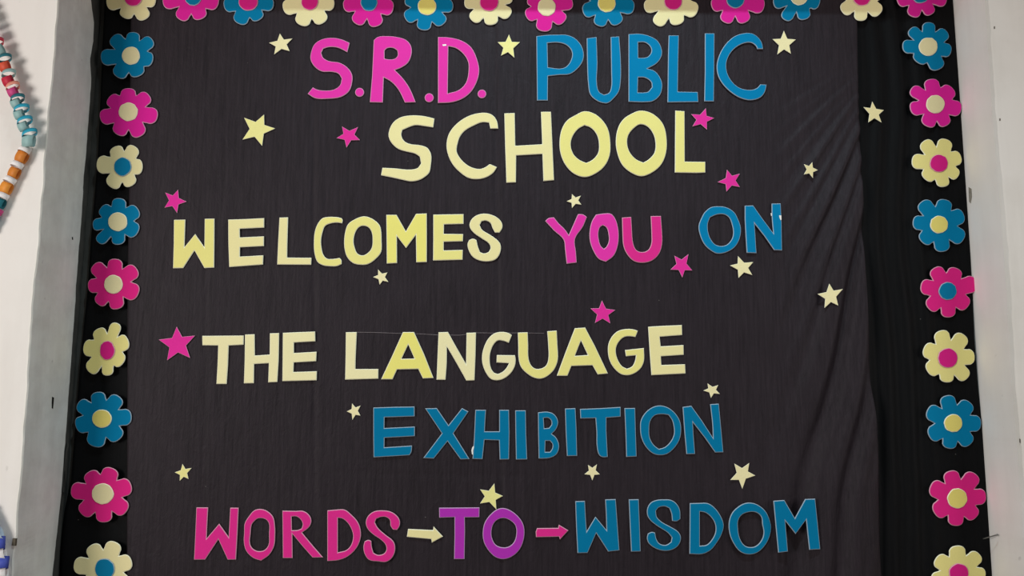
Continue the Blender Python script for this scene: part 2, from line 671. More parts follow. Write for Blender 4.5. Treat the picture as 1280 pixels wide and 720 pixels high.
# word -> list of (letter, colour, frame, outline, holes...)
WORDS = [
 ('S.R.D.', 'letters of S.R.D.', [
  ('S', PINK, A, [(335,92),(320,150),(262,122),(205,118),(170,128),(157,155),(170,185),(205,205),(270,215),(320,245),(350,290),(348,350),(330,395),(280,430),(200,441),(120,438),(72,410),(105,370),(130,383),(190,390),(240,382),(275,355),(285,315),(265,285),(225,273),(160,270),(115,240),(90,195),(95,145),(115,100),(160,70),(230,60),(290,72)]),
  ('.', PINK, A, oval(397,401,28)),
  ('R', PINK, A, [(485,75),(510,55),(560,49),(640,57),(690,75),(718,110),(722,160),(700,215),(660,245),(618,262),(665,310),(710,375),(748,463),(680,465),(640,385),(595,335),(548,308),(542,465),(461,463),(475,300),(482,150)],
   [(553,140),(570,125),(610,125),(633,140),(635,170),(618,190),(580,195),(553,190)]),
  ('.', PINK, A, oval(832,435,28)),
  ('D', PINK, A, [(887,55),(960,58),(1040,80),(1095,120),(1130,190),(1145,260),(1135,320),(1100,390),(1050,435),(980,462),(887,468)],
   [(952,113),(1000,125),(1045,160),(1075,210),(1078,270),(1062,340),(1020,385),(948,408)]),
  ('.', PINK, A, oval(1162,411,27)),
 ]),
 ('PUBLIC', 'letters of PUBLIC', [
  ('P', TEAL, B, [(95,98),(180,88),(265,86),(345,88),(410,115),(460,170),(482,235),(475,300),(435,360),(370,408),(280,415),(190,425),(188,625),(100,625),(98,400)],
   [(185,155),(260,150),(330,165),(375,205),(388,250),(370,310),(335,350),(290,363),(190,353)]),
  ('U', TEAL, B, [(507,115),(588,105),(595,320),(592,500),(610,555),(650,578),(690,560),(706,520),(708,400),(703,105),(773,100),(787,320),(785,470),(770,550),(725,610),(680,645),(640,645),(580,620),(535,575),(520,500),(510,300)]),
  ('B', TEAL, B4, [(583,170),(640,168),(690,180),(730,205),(750,250),(748,280),(725,315),(678,342),(715,355),(745,395),(752,430),(740,475),(705,505),(670,510),(583,508)],
   [(631,211),(666,212),(693,235),(697,258),(680,282),(660,288),(632,288)], [(631,386),(665,388),(696,410),(700,435),(680,458),(665,461),(629,462)]),
  ('L', TEAL, C, [(170,92),(253,92),(248,330),(245,552),(408,555),(413,637),(160,640),(165,250)]),
  ('I', TEAL, C, [(466,75),(545,75),(543,350),(540,632),(461,632),(466,400)]),
  ('C', TEAL, C, [(943,203),(895,203),(885,180),(845,152),(790,155),(720,190),(670,245),(642,320),(650,400),(685,465),(740,515),(800,535),(860,535),(895,520),(920,492),(972,495),(955,560),(920,600),(840,622),(760,605),(690,565),(620,500),(575,425),(563,340),(585,250),(635,165),(700,105),(765,78),(850,75),(900,105),(932,150)]),
 ]),
 ('SCHOOL', 'letters of SCHOOL', [
  ('S', BEIGE, D, [(478,118),(468,190),(400,180),(320,172),(270,188),(215,212),(207,250),(225,295),(265,322),(370,338),(420,358),(450,410),(448,500),(435,560),(400,595),(350,622),(285,632),(230,622),(130,600),(40,582),(52,520),(150,525),(280,535),(340,522),(368,485),(358,430),(320,405),(250,388),(180,365),(125,315),(102,260),(112,200),(145,145),(200,108),(280,92),(395,98)]),
  ('C', BEIGE, D, [(1000,200),(935,200),(925,152),(870,148),(800,175),(730,215),(690,260),(668,320),(660,385),(680,430),(730,485),(790,520),(850,530),(895,515),(930,490),(990,515),(960,560),(910,595),(840,613),(760,605),(690,560),(625,490),(585,400),(577,320),(600,235),(660,160),(740,105),(830,75),(910,72),(960,95),(990,140)]),
  ('H', BEIGE, E, [(68,75),(153,72),(158,340),(378,328),(368,62),(450,62),(465,400),(475,622),(388,630),(380,408),(165,420),(163,640),(85,643),(75,350)]),
  ('O', YEL, E, [(720,58),(800,75),(870,130),(915,200),(935,300),(930,420),(890,505),(820,565),(730,597),(640,570),(570,500),(530,410),(520,310),(540,200),(585,130),(650,90)],
   [(725,173),(775,192),(825,250),(843,330),(835,400),(790,455),(740,480),(690,460),(635,410),(612,340),(620,280),(670,205)]),
  ('O', YEL, F, [(395,53),(480,70),(550,120),(590,180),(610,270),(608,390),(570,490),(500,555),(405,590),(320,560),(250,500),(210,410),(195,310),(215,190),(260,120),(330,75)],
   [(395,165),(450,180),(500,240),(520,320),(510,400),(460,455),(420,478),(360,450),(305,385),(288,310),(300,250),(350,190)]),
  ('L', YEL, F, [(682,52),(758,58),(760,470),(928,472),(928,560),(850,563),(678,560),(680,300)]),
 ]),
 ('WELCOMES', 'letters of WELCOMES', [
  ('W', YEL, G, [(97,157),(212,155),(203,430),(310,298),(402,430),(405,147),(503,145),(502,400),(500,635),(402,640),(303,465),(190,640),(88,642),(95,400)]),
  ('E', BEIGE, G, [(640,155),(800,150),(1000,140),(1000,235),(755,247),(757,333),(998,322),(997,420),(758,432),(757,525),(992,512),(988,605),(650,630),(642,400)]),
  ('L', BEIGE, H, [(113,135),(200,132),(192,400),(190,535),(433,537),(430,607),(90,605),(100,370)]),
  ('C', YEL, H, [(740,192),(690,185),(620,195),(570,220),(545,280),(530,360),(535,440),(555,510),(590,545),(650,548),(715,538),(733,560),(735,600),(690,620),(620,622),(550,612),(495,580),(465,500),(457,400),(468,270),(500,190),(545,140),(600,128),(690,130),(735,140),(746,160)]),
  ('O', YEL, H, [(960,122),(1040,145),(1115,210),(1130,260),(1135,360),(1130,480),(1080,545),(1000,600),(930,607),(850,590),(790,530),(765,450),(760,370),(775,260),(800,200),(870,150)],
   [(945,217),(1000,230),(1035,280),(1045,360),(1035,440),(995,490),(945,513),(895,495),(865,430),(855,370),(870,290),(905,235)]),
  ('M', YEL2, I, [(62,107),(165,107),(258,272),(360,97),(467,93),(468,350),(467,580),(362,583),(358,308),(260,440),(168,320),(170,590),(67,595),(65,350)]),
  ('E', YEL, I, [(532,105),(835,100),(835,198),(640,203),(638,297),(832,300),(828,372),(637,377),(637,463),(828,458),(825,557),(530,565),(532,350)]),
  ('S', BEIGE, I, [(1035,95),(1110,105),(1180,140),(1220,190),(1222,240),(1195,285),(1150,285),(1125,240),(1105,190),(1060,165),(1015,172),(997,210),(1020,255),(1090,300),(1180,365),(1207,410),(1200,490),(1160,550),(1090,572),(1000,565),(930,530),(890,470),(875,400),(890,360),(930,345),(965,360),(978,420),(1000,480),(1040,493),(1085,480),(1105,440),(1090,395),(1020,345),(930,280),(895,220),(910,160),(960,115)]),
 ]),
 ('YOU', 'letters of YOU', [
  ('Y', PINK, J, [(52,170),(85,140),(140,132),(190,195),(245,248),(288,308),(380,100),(430,103),(470,128),(430,225),(350,350),(360,480),(367,585),(267,597),(250,450),(237,358),(140,265)]),
  ('O', PINK, J, [(560,105),(630,95),(710,97),(750,140),(780,230),(788,330),(775,430),(735,520),(660,577),(590,550),(535,470),(500,370),(497,270),(520,170)],
   [(630,212),(665,235),(685,300),(688,370),(665,425),(640,447),(610,420),(588,350),(585,280),(602,230)]),
  ('U', ROSE, J, [(820,135),(913,128),(920,250),(935,400),(965,460),(1020,480),(1080,460),(1112,400),(1115,300),(1107,120),(1210,118),(1220,250),(1222,400),(1190,500),(1120,565),(1030,587),(940,570),(870,500),(835,420),(825,300)]),
 ]),
 ('ON', 'letters of ON', [
  ('O', TEAL, K, [(345,115),(430,125),(520,180),(565,260),(595,350),(590,450),(540,560),(450,625),(330,647),(270,620),(190,550),(140,450),(120,340),(150,250),(190,180),(260,125)],
   [(330,207),(410,207),(465,245),(495,320),(510,410),(495,480),(440,545),(380,562),(310,545),(255,480),(228,400),(225,310),(250,240)]),
  ('N', TEAL, K, [(640,108),(735,105),(830,240),(960,415),(945,250),(942,85),(1045,82),(1055,300),(1060,612),(970,608),(860,450),(750,310),(760,450),(772,642),(662,638),(650,450),(640,260)]),
 ]),
 ('THE', 'letters of THE', [
  ('T', CREAM, L, [(60,158),(475,155),(473,247),(325,255),(318,450),(305,640),(202,640),(213,450),(220,255),(62,253)]),
  ('H', CREAM, L, [(488,145),(585,142),(587,355),(735,345),(737,133),(830,130),(825,400),(812,620),(720,624),(727,432),(580,440),(577,632),(477,634),(485,400)]),
  ('E', CREAM, L, [(867,128),(1000,122),(1190,115),(1192,213),(978,225),(978,330),(1205,317),(1200,412),(977,425),(973,520),(1208,512),(1205,603),(862,612),(865,350)]),
 ]),
 ('LANGUAGE', 'letters of LANGUAGE', [
  ('L', CREAM, M, [(97,122),(207,120),(195,390),(193,490),(423,490),(422,587),(250,592),(90,597),(95,350)]),
  ('A', YEL2, M, [(668,120),(780,120),(880,340),(975,580),(868,585),(822,490),(610,495),(565,593),(450,593),(560,360)], [(722,245),(783,385),(655,388)]),
  ('N', CREAM, N, [(65,122),(160,120),(240,265),(340,440),(345,128),(440,125),(435,350),(425,603),(343,607),(250,440),(148,265),(147,430),(135,598),(45,598),(55,350)]),
  ('G', CREAM, N, [(800,150),(768,228),(710,207),(660,205),(620,240),(585,320),(577,400),(590,480),(620,525),(660,540),(710,515),(750,470),(770,432),(645,425),(648,350),(830,352),(837,400),(825,470),(780,540),(710,590),(650,603),(590,590),(540,530),(505,440),(500,360),(520,270),(560,190),(620,135),(700,118),(760,128)]),
  ('U', YEL, N, [(858,125),(957,122),(962,250),(967,390),(990,450),(1030,485),(1090,485),(1140,455),(1162,400),(1162,250),(1152,112),(1248,105),(1255,250),(1258,400),(1225,490),(1170,550),(1100,585),(1030,580),(950,535),(890,470),(868,400),(862,250)]),
  ('A', YEL, O, [(708,82),(812,75),(910,260),(1040,535),(938,545),(885,453),(675,460),(635,558),(528,558),(620,310)], [(770,205),(838,350),(710,358)]),
  ('G', YEL, P, [(460,147),(435,210),(390,203),(330,207),(275,250),(243,310),(240,370),(260,440),(300,500),(350,527),(400,505),(430,450),(440,393),(340,403),(330,340),(520,320),(520,450),(490,520),(430,570),(360,592),(290,580),(220,520),(175,440),(160,360),(165,280),(200,205),(260,150),(340,130),(410,132)]),
  ('E', BEIGE, P, [(562,107),(700,98),(900,90),(903,190),(678,207),(688,303),(917,290),(918,388),(690,403),(695,490),(932,482),(937,575),(595,592),(580,400)]),
 ]),
 ('EXHIBITION', 'letters of EXHIBITION', [
  ('E', TEAL2, Q, [(92,92),(300,85),(505,82),(505,180),(205,190),(203,297),(508,282),(507,378),(205,395),(203,490),(480,472),(472,540),(455,568),(300,578),(95,590),(92,350)]),
  ('X', TEAL2, Q, [(610,100),(728,97),(845,268),(980,97),(1045,132),(895,350),(1055,607),(965,610),(835,430),(698,602),(592,597),(778,350)]),
  ('H', TEAL2, R, [(113,115),(220,115),(212,240),(208,330),(352,330),(352,115),(450,115),(455,350),(450,610),(357,612),(350,420),(205,415),(185,608),(85,605),(100,400)]),
  ('I', TEAL2, R, [(512,120),(618,120),(622,350),(632,610),(520,612),(515,350)]),
  ('B', TEAL2, R, [(740,140),(830,133),(890,150),(930,195),(942,245),(920,310),(878,355),(920,390),(948,450),(950,500),(925,560),(870,592),(800,602),(747,602),(742,350)],
   [(797,197),(840,195),(870,220),(875,260),(850,295),(803,300)], [(815,425),(860,425),(885,460),(882,500),(860,535),(812,535)]),
  ('I', TEAL2, R, [(1010,102),(1115,98),(1125,300),(1132,575),(1030,577),(1018,350)]),
  ('T', TEAL2, S, [(200,130),(400,122),(607,110),(607,207),(465,218),(465,350),(478,610),(430,612),(395,595),(372,530),(365,350),(355,222),(205,225)]),
  ('I', TEAL2, S, [(645,122),(752,120),(758,350),(767,605),(663,610),(655,350)]),
  ('O', TEAL2, S, [(1000,95),(1080,115),(1155,175),(1200,250),(1213,340),(1195,440),(1140,525),(1070,580),(1000,592),(930,575),(860,510),(815,420),(802,320),(810,240),(860,160),(930,110)],
   [(1020,182),(1085,190),(1120,240),(1138,310),(1140,380),(1110,450),(1050,510),(990,530),(940,490),(900,420),(893,330),(905,250),(950,195)]),
  ('N', TEAL2, T, [(587,150),(675,138),(780,285),(890,455),(885,330),(862,122),(950,117),(970,330),(995,603),(912,605),(810,460),(690,305),(697,430),(712,620),(625,622),(605,400)]),
 ]),
 ('WORDS', 'letters of WORDS', [
  ('W', ROSE, U, [(82,115),(200,115),(190,300),(185,425),(310,277),(405,410),(420,118),(505,118),(492,400),(478,637),(395,638),(302,435),(170,637),(58,638),(70,400)]),
  ('O', ROSE, U, [(720,130),(790,150),(850,210),(868,300),(870,400),(860,500),(810,590),(730,648),(650,620),(580,550),(557,470),(560,360),(565,275),(610,200),(660,145)],
   [(700,225),(770,232),(805,270),(808,380),(803,490),(765,540),(700,552),(645,525),(620,480),(625,370),(635,290),(660,255)]),
  ('R', ROSE, U, [(942,148),(1080,150),(1150,150),(1210,190),(1232,245),(1215,305),(1140,368),(1250,500),(1350,615),(1245,617),(1150,510),(1042,380),(1045,622),(947,622),(945,350)],
   [(1035,207),(1080,205),(1120,230),(1145,280),(1135,325),(1100,340),(1038,344)]),
  ('D', ROSE, V, [(232,105),(320,97),(405,97),(470,145),(540,225),(568,320),(558,410),(510,500),(430,570),(340,603),(232,612),(232,350)],
   [(338,180),(380,185),(440,235),(480,310),(490,370),(470,450),(425,500),(338,525)]),
  ('S', ROSE, V, [(790,105),(860,115),(920,150),(955,200),(955,260),(930,300),(890,298),(865,260),(857,200),(820,172),(765,172),(720,190),(708,225),(735,275),(810,345),(890,410),(908,450),(905,530),(870,590),(820,620),(740,615),(650,600),(605,540),(593,470),(605,415),(640,400),(672,410),(677,470),(695,530),(740,550),(800,535),(822,500),(815,450),(770,400),(690,345),(630,280),(617,220),(640,160),(700,115)]),
 ]),
 ('TO', 'letters of TO', [
  ('T', PURPLE, W, [(390,118),(795,115),(793,213),(648,215),(650,350),(645,632),(540,632),(545,400),(545,213),(392,218)]),
  ('O', PURPLE, W, [(1040,122),(1130,160),(1210,240),(1240,310),(1240,420),(1200,530),(1130,600),(1040,632),(960,615),(880,540),(835,450),(828,350),(850,260),(920,170),(980,130)],
   [(1040,222),(1110,250),(1155,300),(1162,390),(1140,460),(1090,505),(1030,515),(960,490),(920,420),(915,350),(935,280),(980,235)]),
 ]),
 ('WISDOM', 'letters of WISDOM', [
  ('W', TEAL2, Y, [(73,93),(170,90),(178,250),(188,392),(275,247),(385,380),(380,220),(372,75),(478,72),(495,300),(515,585),(402,597),(283,413),(197,610),(95,612),(82,350)]),
  ('I', TEAL2, Y, [(608,75),(708,73),(717,300),(727,595),(632,597),(620,350)]),
  ('S', TEAL2, Y, [(960,75),(1030,80),(1085,115),(1120,180),(1125,270),(1090,293),(1042,290),(1035,220),(1015,165),(970,145),(910,155),(880,190),(890,250),(940,300),(1030,350),(1105,400),(1130,450),(1115,520),(1070,565),(1000,588),(920,582),(850,550),(805,510),(790,460),(800,415),(840,400),(872,408),(885,470),(915,515),(980,530),(1030,500),(1038,455),(1000,410),(900,345),(820,280),(793,230),(795,160),(830,105),(890,80)]),
  ('D', TEAL2, Z, [(83,95),(160,93),(235,95),(290,130),(345,205),(370,280),(355,350),(310,430),(260,490),(190,523),(80,522),(82,300)],
   [(168,165),(215,175),(265,215),(297,275),(298,340),(270,400),(225,445),(168,453)]),
  ('O', TEAL2, Z, [(590,90),(650,105),(720,160),(755,230),(770,300),(755,380),(710,460),(650,512),(580,527),(510,505),(450,430),(418,350),(413,250),(440,175),(490,125),(540,97)],
   [(570,172),(640,172),(685,210),(693,270),(705,340),(690,400),(640,455),(590,465),(545,450),(505,390),(490,310),(492,240),(520,195)]),
  ('M', TEAL2, Z, [(787,75),(880,68),(968,220),(1055,60),(1140,57),(1165,300),(1183,483),(1090,488),(1075,350),(1063,235),(975,355),(888,245),(900,380),(910,502),(828,512),(808,300)]),
 ]),
]
LETTERS = {}
GAPS = {('WORDS', 4): .006, ('PUBLIC', 5): .003, ('THE', 2): .003, ('EXHIBITION', 0): .004, ('WELCOMES', 1): .003}
stops = 0
for word, group, letters in WORDS:
    k = 0
    for idx, entry in enumerate(letters):
        ch, colr, fr = entry[:3]
        loops = []
        for lp in entry[3:]:
            pts = crop(lp, *fr)
            loops.append([tuple(p) for p in curve_points(pts)] if ch != '.' else pts)
        if ch == '.':
            o = place_sheet('paper_full_stop', loops, colr)
            tag(o, 'round pink paper full stop after the letter ' + 'SRD'[stops] + ' in the top line', 'full stop', 'full stops of S.R.D.')
            stops += 1
        else:
            o = place_sheet('paper_letter', loops, colr, GAPS.get((word, idx), .0006 + .001 * random.random()))
            pos = ORD[k] if (word != 'S.R.D.' and k < len(letters) - 1) else 'last'
            if word == 'S.R.D.':
                pos = ['first', 'middle', 'last'][k]
            tag(o, '%s cut-out capital %s, the %s letter of %s' % (CN[colr], ch, pos, word), 'letter', group)
            k += 1
        LETTERS[(word, idx)] = o

# arrows between the words of the last line
o = place_sheet('paper_arrow', [crop([(80, 330), (330, 342), (335, 305), (430, 407), (318, 468), (312, 432), (68, 410)], *W)], BEIGE, .003)
tag(o, 'pale yellow paper arrow pointing right between WORDS and TO', 'arrow', 'arrows of the bottom line')
o = place_sheet('paper_arrow', [crop([(650, 322), (862, 320), (868, 287), (965, 345), (880, 437), (872, 408), (640, 413), (637, 360)], 590, 620, 8.0)], ROSE, .003)
tag(o, 'deep pink paper arrow pointing right between TO and WISDOM', 'arrow', 'arrows of the bottom line')

# ------------------------------------------------------------------ stars
SP, SY, SC_, SB = (226, 50, 152), (238, 230, 150), (240, 228, 176), (228, 214, 160)
C1, C2, C3, C4 = (0, 0), (320, 0), (640, 0), (960, 0)
C5, C6, C7, C8 = (0, 180), (320, 180), (640, 180), (960, 180)
D1, D2, D3, D4 = (0, 360), (320, 360), (640, 360), (960, 360)
G1, G2, G3, G4 = (0, 540), (320, 540), (640, 540), (960, 540)
STARS = [
 (SC_, C2, [(119,167),(182,192),(168,255),(90,272),(65,213)], 'pale yellow star left of the pink S.R.D. lettering'),
 (SY, C1, [(1220,588),(1320,572),(1376,642),(1310,729),(1212,698)], 'largest pale yellow star, left of the word SCHOOL'),
 (SP, C2, [(430,632),(510,635),(520,700),(452,738),(402,690)], 'pink star between the large yellow star and the word SCHOOL'),
 (SY, C2, [(1265,172),(1320,210),(1292,288),(1225,278),(1208,210)], 'bright yellow star between S.R.D. and PUBLIC'),
 (SC_, C4, [(80,153),(140,197),(115,268),(47,272),(23,195)], 'cream star right of the word PUBLIC'),
 (SB, C4, [(522,507),(580,550),(568,612),(502,612),(478,535)], 'cream star on the dark cloth strip beside the right flower border'),
 (SP, C3, [(970,540),(1012,590),(975,648),(902,632),(896,570)], 'pink star touching the top of the L of SCHOOL'),
 (SP, C7, [(1075,128),(1140,148),(1140,215),(1073,238),(1028,190)], 'pink star below right of SCHOOL and above the word ON'),
 (SB, C8, [(222,90),(250,130),(225,170),(180,152),(180,100)], 'small beige star above right of the word ON'),
 (SC_, C7, [(300,250),(345,258),(347,303),(300,320),(273,286)], 'small cream star above the Y of YOU'),
 (SP, C7, [(812,558),(883,550),(902,632),(852,668),(792,628)], 'pink star below right of the U of YOU'),
 (SC_, C7, [(1130,560),(1207,590),(1202,655),(1133,670),(1090,607)], 'cream star just below the N of ON'),
 (SC_, D4, [(307,-22),(375,5),(352,88),(283,100),(248,30)], 'cream star on the folded cloth near the fifth flower of the right border'),
 (SP, C5, [(890,228),(933,288),(885,345),(822,318),(825,242)], 'pink star above the W of WELCOMES'),
 (SC_, C6, [(610,627),(657,642),(662,690),(618,704),(585,665)], 'small cream star below the O of WELCOMES'),
 (SP, D1, [(883,193),(975,238),(950,350),(835,362),(793,258)], 'largest pink star, left of the word THE'),
 (SP, D3, [(450,62),(517,110),(492,177),(415,175),(392,102)], 'pink star above the second A of LANGUAGE'),
 (SC_, D2, [(480,577),(523,588),(522,638),(482,660),(453,617)], 'small cream star left of the word EXHIBITION'),
 (SC_, D3, [(978,477),(1032,485),(1040,530),(995,550),(957,513)], 'small cream star above the last N of EXHIBITION'),
 (SY, G1, [(912,160),(958,180),(942,235),(898,245),(873,202)], 'small yellow star above left of the word WORDS'),
 (SC_, G3, [(380,165),(425,162),(440,212),(402,243),(362,212)], 'small cream star below the T of EXHIBITION and above WISDOM'),
 (SY, G2, [(1192,257),(1235,320),(1202,388),(1120,358),(1120,287)], 'yellow star with its tip touching the purple O of TO'),
 (SC_, G3, [(1112,158),(1187,155),(1217,218),(1152,285),(1092,240)], 'cream star above the D and O of WISDOM'),
]
for colr, (ox, oy), tips, label in STARS:
    pts = [(ox + x / 4, oy + y / 4) for x, y in tips]
    cx = sum(p[0] for p in pts) / 5
    cy = sum(p[1] for p in pts) / 5
    out = []
    for i in range(5):
        a, b = pts[i], pts[(i + 1) % 5]
        mx, my = (a[0] + b[0]) / 2 - cx, (a[1] + b[1]) / 2 - cy
        k = 0.50
        out += [a, (cx + mx * k * 1.12, cy + my * k * 1.12)]
    o = place_sheet('paper_star', [out], colr, .001 + .002 * random.random(), bevel=.0009, half=.0012)
    tag(o, label, 'star', 'pink stars on the cloth' if colr == SP else 'pale stars on the cloth')

# ------------------------------------------------------------------ flowers of the border
FT, FP, FC, FY = (4, 118, 160), (216, 36, 146), (232, 220, 166), (232, 220, 140)
CC, CY, CP, CT = (228, 216, 168), (228, 212, 116), (212, 36, 128), (12, 118, 158)
FP2 = (218, 38, 126)
FN = {FT: 'teal', FP: 'pink', FP2: 'pink', FC: 'cream', FY: 'yellow'}
XN = {CC: 'cream', CY: 'yellow', CP: 'pink', CT: 'teal'}
S6a, S6b = (60, 300, 6.0), (60, 480, 6.0)


def q4(o):
    return (o[0], o[1], 4.0)


TA, TB, TC, TD, TE = (110, 0, 5.333), (350, 0, 5.333), (570, 0, 5.333), (790, 0, 5.333), (980, 0, 5.333)
FLOWERS = [
 (FT, CC, q4(C1), (653,277), (45,45), [(672,160),(760,195),(765,295),(690,382),(585,385),(502,285),(560,182)], 'topmost flower of the left border'),
 (FP, CC, q4(C1), (640,558), (48,46), [(643,440),(745,475),(788,578),(700,682),(590,675),(498,585),(540,490)], 'second flower from the top of the left border'),
 (FC, CT, q4(C5), (612,113), (44,47), [(578,10),(672,10),(712,108),(650,212),(560,220),(482,95)], 'six-petalled, third from the top of the left border'),
 (FT, CC, q4(C5), (587,388), (48,47), [(595,270),(690,325),(690,440),(583,503),(487,490),(463,413),(505,315)], 'fourth from the top of the left border'),
 (FP2, CC, S6a, (488,332), (70,70), [(505,140),(665,215),(680,395),(505,520),(375,485),(297,345),(340,185)], 'fifth from the top of the left border'),
 (FY, CP, q4(D1), (535,312), (38,48), [(585,175),(632,245),(607,385),(533,438),(450,425),(415,297),(495,200)], 'sixth from the top of the left border'),
 (FT, CY, S6b, (402,260), (73,69), [(365,60),(535,95),(625,240),(535,415),(350,472),(203,310),(225,140)], 'left of the word EXHIBITION in the left border'),
 (FP2, CC, q4(G1), (512,310), (55,52), [(560,180),(655,265),(630,400),(522,452),(405,410),(353,290),(440,200)], 'left of the word WORDS in the left border'),
 (FC, CT, q4(G1), (522,685), (50,52), [(575,550),(657,645),(630,765),(530,815),(425,780),(367,665),(455,565)], 'lowest in the left border'),
 (FT, CC, q4(C4), (803,232), (47,46), [(805,110),(895,155),(918,255),(860,345),(745,310),(673,225),(710,145)], 'topmost flower of the right border'),
 (FP, CC, q4(C4), (838,520), (46,46), [(808,395),(925,440),(968,548),(890,630),(805,635),(710,535),(715,445)], 'second from the top of the right border'),
 (FY, CP, q4(C8), (856,96), (46,44), [(890,-26),(968,65),(950,165),(888,212),(785,175),(720,82),(780,-16)], 'third from the top of the right border'),
 (FT, CY, q4(C8), (857,402), (45,44), [(890,277),(980,350),(978,480),(877,538),(770,490),(725,388),(765,290)], 'fourth from the top of the right border'),
 (FP2, CT, q4(D4), (900,15), (45,45), [(830,-100),(945,-100),(1045,-30),(1000,95),(902,147),(805,105),(765,-15)], 'fifth from the top of the right border'),
 (FY, CP, q4(D4), (900,350), (50,50), [(865,212),(980,232),(1035,345),(995,455),(898,472),(800,420),(780,300)], 'sixth from the top of the right border'),
 (FT, CY, q4(D4), (928,676), (46,45), [(890,538),(1010,570),(1067,678),(1010,785),(905,803),(808,745),(800,605)], 'lowest teal one in the right border'),
 (FP2, CY, q4(G4), (948,332), (50,50), [(908,195),(1040,210),(1092,320),(1040,430),(940,470),(835,410),(815,265)], 'beside the nail in the right border'),
 (FY, CP, q4(G4), (955,705), (50,48), [(948,568),(1060,612),(1090,715),(1025,820),(910,840),(820,745),(838,635)], 'lowest in the right border'),
 (FC, CP, TA, (300,-15), (60,56), [(450,10),(385,125),(240,118),(122,25),(180,-115),(300,-160),(420,-110)], 'leftmost of the top border'),
 (FP, CT, TA, (700,-20), (56,56), [(870,20),(750,128),(610,130),(497,15),(575,-120),(690,-170),(800,-130)], 'second from the left of the top border'),
 (FT, CP, TA, (1068,10), (65,60), [(1238,30),(1145,130),(1005,158),(903,30),(950,-90),(1070,-140),(1190,-90)], 'third from the left of the top border'),
 (FC, CP, TB, (197,12), (57,55), [(362,25),(290,150),(140,168),(18,50),(70,-85),(200,-140),(320,-90)], 'above the star left of S.R.D.'),
 (FP, CT, TB, (593,15), (56,58), [(755,60),(645,175),(505,158),(420,35),(470,-85),(590,-135),(700,-90)], 'along the top above the R of S.R.D.'),
 (FT, CY, TB, (980,40), (62,60), [(950,200),(835,125),(835,-15),(930,-100),(1080,-85),(1155,40),(1095,155)], 'along the top above the D of S.R.D.'),
 (FC, CP, TC, (220,15), (63,58), [(235,165),(105,135),(55,15),(120,-110),(270,-125),(375,-20),(365,95)], 'above the star between S.R.D. and PUBLIC'),
 (FP, CC, TC, (605,45), (60,60), [(580,208),(465,105),(480,-15),(590,-95),(710,-75),(780,15),(725,140)], 'along the top above the P of PUBLIC'),
 (FT, CY, TC, (1005,20), (60,60), [(1190,50),(1085,160),(950,172),(848,85),(880,-75),(1000,-125),(1120,-90)], 'along the top above the UB of PUBLIC'),
 (FC, CP, TD, (275,8), (60,58), [(438,75),(300,165),(160,163),(82,50),(140,-95),(280,-140),(395,-65)], 'along the top above the L of PUBLIC'),
 (FP, CT, TD, (690,-5), (60,58), [(883,45),(755,150),(620,150),(530,40),(570,-100),(690,-150),(810,-110)], 'along the top above the C of PUBLIC'),
 (FT, CC, TD, (1115,-25), (58,58), [(1250,30),(1150,130),(1015,130),(945,30),(990,-120),(1110,-170),(1210,-120)], 'along the top above the star right of PUBLIC'),
 (FC, CP, TE, (520,-20), (60,58), [(640,92),(510,137),(390,80),(385,-60),(460,-165),(590,-165),(650,-55)], 'second from the right of the top border'),
 (FP, CT, TE, (910,-38), (60,58), [(1085,10),(985,95),(860,112),(755,5),(800,-135),(910,-185),(1020,-135)], 'rightmost of the top border'),
]


def flower_loop(c, tips):
    cx, cy = c
    pol = []
    for x, y in tips:
        a = math.atan2(y - cy, x - cx)
        pol.append((a, math.hypot(x - cx, y - cy)))
    pol.sort()
    n = len(pol)
    mean = sum(p[1] for p in pol) / n
    out = []
    for i in range(n):
        a, r = pol[i]
        ap, rp = pol[i - 1]
        an, rn = pol[(i + 1) % n]
        if i == 0:
            ap -= 2 * math.pi
        if i == n - 1:
            an += 2 * math.pi
        lo, hi = (a + ap) / 2, (a + an) / 2
        notch = .69 * mean
        nl = notch * (1.0 if a - ap < 1.12 else .90)
        # petal as a rounded lobe: width in real distance, not only in angle
        def at(t, rr):
            ang = a + (hi - a) * t if t > 0 else a + (a - lo) * t
            return (cx + rr * math.cos(ang), cy + rr * math.sin(ang))
        out.append((cx + nl * math.cos(lo), cy + nl * math.sin(lo)))
        out += [at(-.84, nl + (r - nl) * .30), at(-.72, nl + (r - nl) * .64), at(-.44, nl + (r - nl) * .92),
                at(0.0, r), at(.44, nl + (r - nl) * .92), at(.72, nl + (r - nl) * .64), at(.84, nl + (r - nl) * .30)]
    return [tuple(p) for p in curve_points(out, 60)]


for fc, cc, fr, ctr, rad, tips, where in FLOWERS:
    loop = crop(flower_loop(ctr, tips), *fr)
    disc = crop([(x + random.uniform(-1.2, 1.2), y + random.uniform(-1.2, 1.2)) for x, y in oval(ctr[0], ctr[1], rad[0], rad[1], 22)], *fr)
    disc = [tuple(p) for p in curve_points(disc)]
    # petals lie on the cloth, the disc is glued on top of them
    tmp = place_sheet('petals', [loop], fc, .0015)
    root = bpy.data.objects.new('paper_flower', None)
    COL.objects.link(root)
    root.empty_display_size = .03
    root.location = tmp.location
    y0 = tmp.location.y
    tmp.parent = root
    tmp.location = (0, 0, 0)
    place_sheet('flower_centre', [disc], cc, parent=root, y=y0 - HALF - .0012)
    tag(root, '%s paper flower with %s centre, %s' % (FN[fc], XN[cc], where), 'flower', 'flowers of the border')

# ------------------------------------------------------------------ small things on the cloth
def scrap(word, idx, pts, fr):
    """bit of white tape showing at a letter"""
    par = LETTERS[(word, idx)]
    y = par.location.y - HALF - .0006
    v = [on_y(px, py, y) - par.location for px, py in crop(pts, *fr)]
    sliver('tape', v, .0004, M_TAPE, par, 'y')


